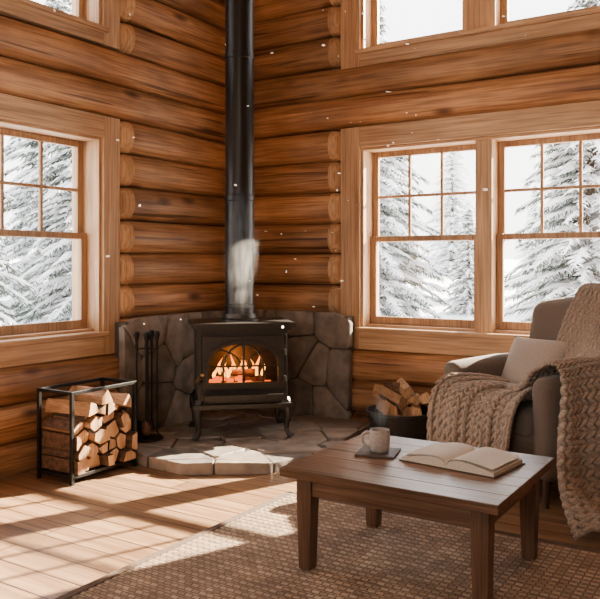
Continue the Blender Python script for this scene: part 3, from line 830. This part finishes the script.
# ---------------------------------------------------------------- motes
mb=MB()
m_m,nt,b=newmat('dust_mote'); b.inputs['Base Color'].default_value=(1,.9,.75,1); b.inputs['Emission Color'].default_value=(1,.80,.58,1); b.inputs['Emission Strength'].default_value=.9  # slight glow added so motes look lit even in shadow
for k in range(80):
    x=R.uniform(1.0,3.0); y=R.uniform(-3.2,-.5); z=R.uniform(.9,2.8); s=R.uniform(.004,.013)
    M=T((x,y,z))@RZ(R.uniform(0,6))@RX(R.uniform(0,6))
    mb.add([(-s,0,0),(-s*.3,s*.5,0),(s,s*.3,0),(s*.7,-s*.4,0),(-s*.4,-s*.5,s*.2)],[(0,1,2,3,4)],m_m,M)
mb.obj('floating_dust_motes')
# smoke / steam volumes
def vol(name,loc,size,dens,scl,seed,lo_=.38,hi_=.72):
    m=bpy.data.materials.new(name+'_vapour'); m.use_nodes=True; nt=m.node_tree; nt.nodes.clear(); L=nt.links.new
    o=N(nt,'ShaderNodeOutputMaterial'); v=N(nt,'ShaderNodeVolumePrincipled'); v.inputs['Color'].default_value=(.95,.95,.95,1); v.inputs['Anisotropy'].default_value=.2
    tc=N(nt,'ShaderNodeTexCoord'); mp=N(nt,'ShaderNodeMapping'); mp.inputs['Scale'].default_value=(1.3,1.3,.28); mp.inputs['Location'].default_value=(seed,0,0)
    n=N(nt,'ShaderNodeTexNoise'); n.inputs['Scale'].default_value=scl; n.inputs['Detail'].default_value=3; n.inputs['Distortion'].default_value=1.2
    L(tc.outputs['Object'],mp.inputs[0]); L(mp.outputs[0],n.inputs[0])
    g=N(nt,'ShaderNodeMapping'); g.inputs['Location'].default_value=(-1,-1,-1); g.inputs['Scale'].default_value=(2,2,2); L(tc.outputs['Generated'],g.inputs[0])
    ln=N(nt,'ShaderNodeVectorMath',operation='LENGTH'); L(g.outputs[0],ln.inputs[0])
    mr=N(nt,'ShaderNodeMapRange'); mr.inputs[1].default_value=1; mr.inputs[2].default_value=.2; L(ln.outputs['Value'],mr.inputs[0])
    nr=N(nt,'ShaderNodeMapRange'); nr.inputs[1].default_value=lo_; nr.inputs[2].default_value=hi_; L(n.outputs[0],nr.inputs[0])
    mu=N(nt,'ShaderNodeMath',operation='MULTIPLY'); L(mr.outputs[0],mu.inputs[0]); L(nr.outputs[0],mu.inputs[1])
    m2=N(nt,'ShaderNodeMath',operation='MULTIPLY'); m2.inputs[1].default_value=dens; L(mu.outputs[0],m2.inputs[0]); L(m2.outputs[0],v.inputs['Density'])
    L(v.outputs[0],o.inputs['Volume'])
    mb=MB(); mb.box(-size[0],size[0],-size[1],size[1],-size[2],size[2],m); return mb.obj(name,loc=loc)
vol('smoke_wisp',(.82,-1.06,1.38),(.16,.10,.50),5.5,13,2.7,.42,.70)
vol('mug_steam',(2.48,-2.255,TH+.19),(.045,.045,.085),12,24,4.)
# ---------------------------------------------------------------- light
w=bpy.data.worlds.new('sky'); sc.world=w; w.use_nodes=True; bg=w.node_tree.nodes['Background']
nt=w.node_tree
tc=N(nt,'ShaderNodeTexCoord'); sp=N(nt,'ShaderNodeSeparateXYZ'); nt.links.new(tc.outputs['Generated'],sp.inputs[0])
r=ramp(nt,[(0,(1,.96,.91)),(.5,(.97,.96,.97))]); nt.links.new(sp.outputs[2],r.inputs[0]); nt.links.new(r.outputs[0],bg.inputs[0])
bg.inputs[1].default_value=7.5
s=bpy.data.lights.new('sun','SUN'); s.energy=85; s.angle=math.radians(.6); s.color=(1,.83,.61)
so=bpy.data.objects.new('sun',s); sc.collection.objects.link(so)
so.rotation_euler=Vector((-.42,-1,-.56)).to_track_quat('-Z','Y').to_euler(); so.location=(6,8,8)
def portal(name,loc,d,sx,sy):
    a=bpy.data.lights.new(name,'AREA'); a.shape='RECTANGLE'; a.size=sx; a.size_y=sy; a.cycles.is_portal=True
    o=bpy.data.objects.new(name,a); sc.collection.objects.link(o); o.location=loc; o.rotation_euler=Vector(d).to_track_quat('-Z','Y').to_euler()
portal('portal_1',(2.17,.27,1.46),(0,-1,0),1.95,1.42); portal('portal_2',(2.17,.27,3.36),(0,-1,0),1.95,.95)
portal('portal_3',(-.27,-2.63,1.46),(1,0,0),2.15,1.36); portal('portal_4',(-.27,-2.63,3.32),(1,0,0),2.15,.93)
portal('portal_5',(3.,-7.27,1.65),(0,1,0),3.6,1.3)
# warm fill light added in an invented pendant shade (behind the viewpoint)
mb=MB(); mb.tube([(0,0,.35),(0,0,TOP-3.3)],.008,M_black); mb.lathe([(.04,.35),(.20,.14),(.205,.14),(.045,.36)],M_black)
mb.obj('fill_lamp_shade',loc=(3.6,-5.2,3.3),smooth=True,auto=40)
l=bpy.data.lights.new('fill_light','POINT'); l.color=(1,.76,.50); l.energy=110; l.shadow_soft_size=.14
lo=bpy.data.objects.new('fill_light',l); sc.collection.objects.link(lo); lo.location=(3.6,-5.2,3.32)
# ---------------------------------------------------------------- camera
c=bpy.data.cameras.new('camera'); co=bpy.data.objects.new('camera',c); sc.collection.objects.link(co); sc.camera=co
c.sensor_width=36; c.lens=758/600*36; c.shift_y=-(300-265)/600
co.location=(3.957,-5.218,1.25); co.rotation_euler=(pi/2,0,math.radians(32.5)); c.clip_start=.05
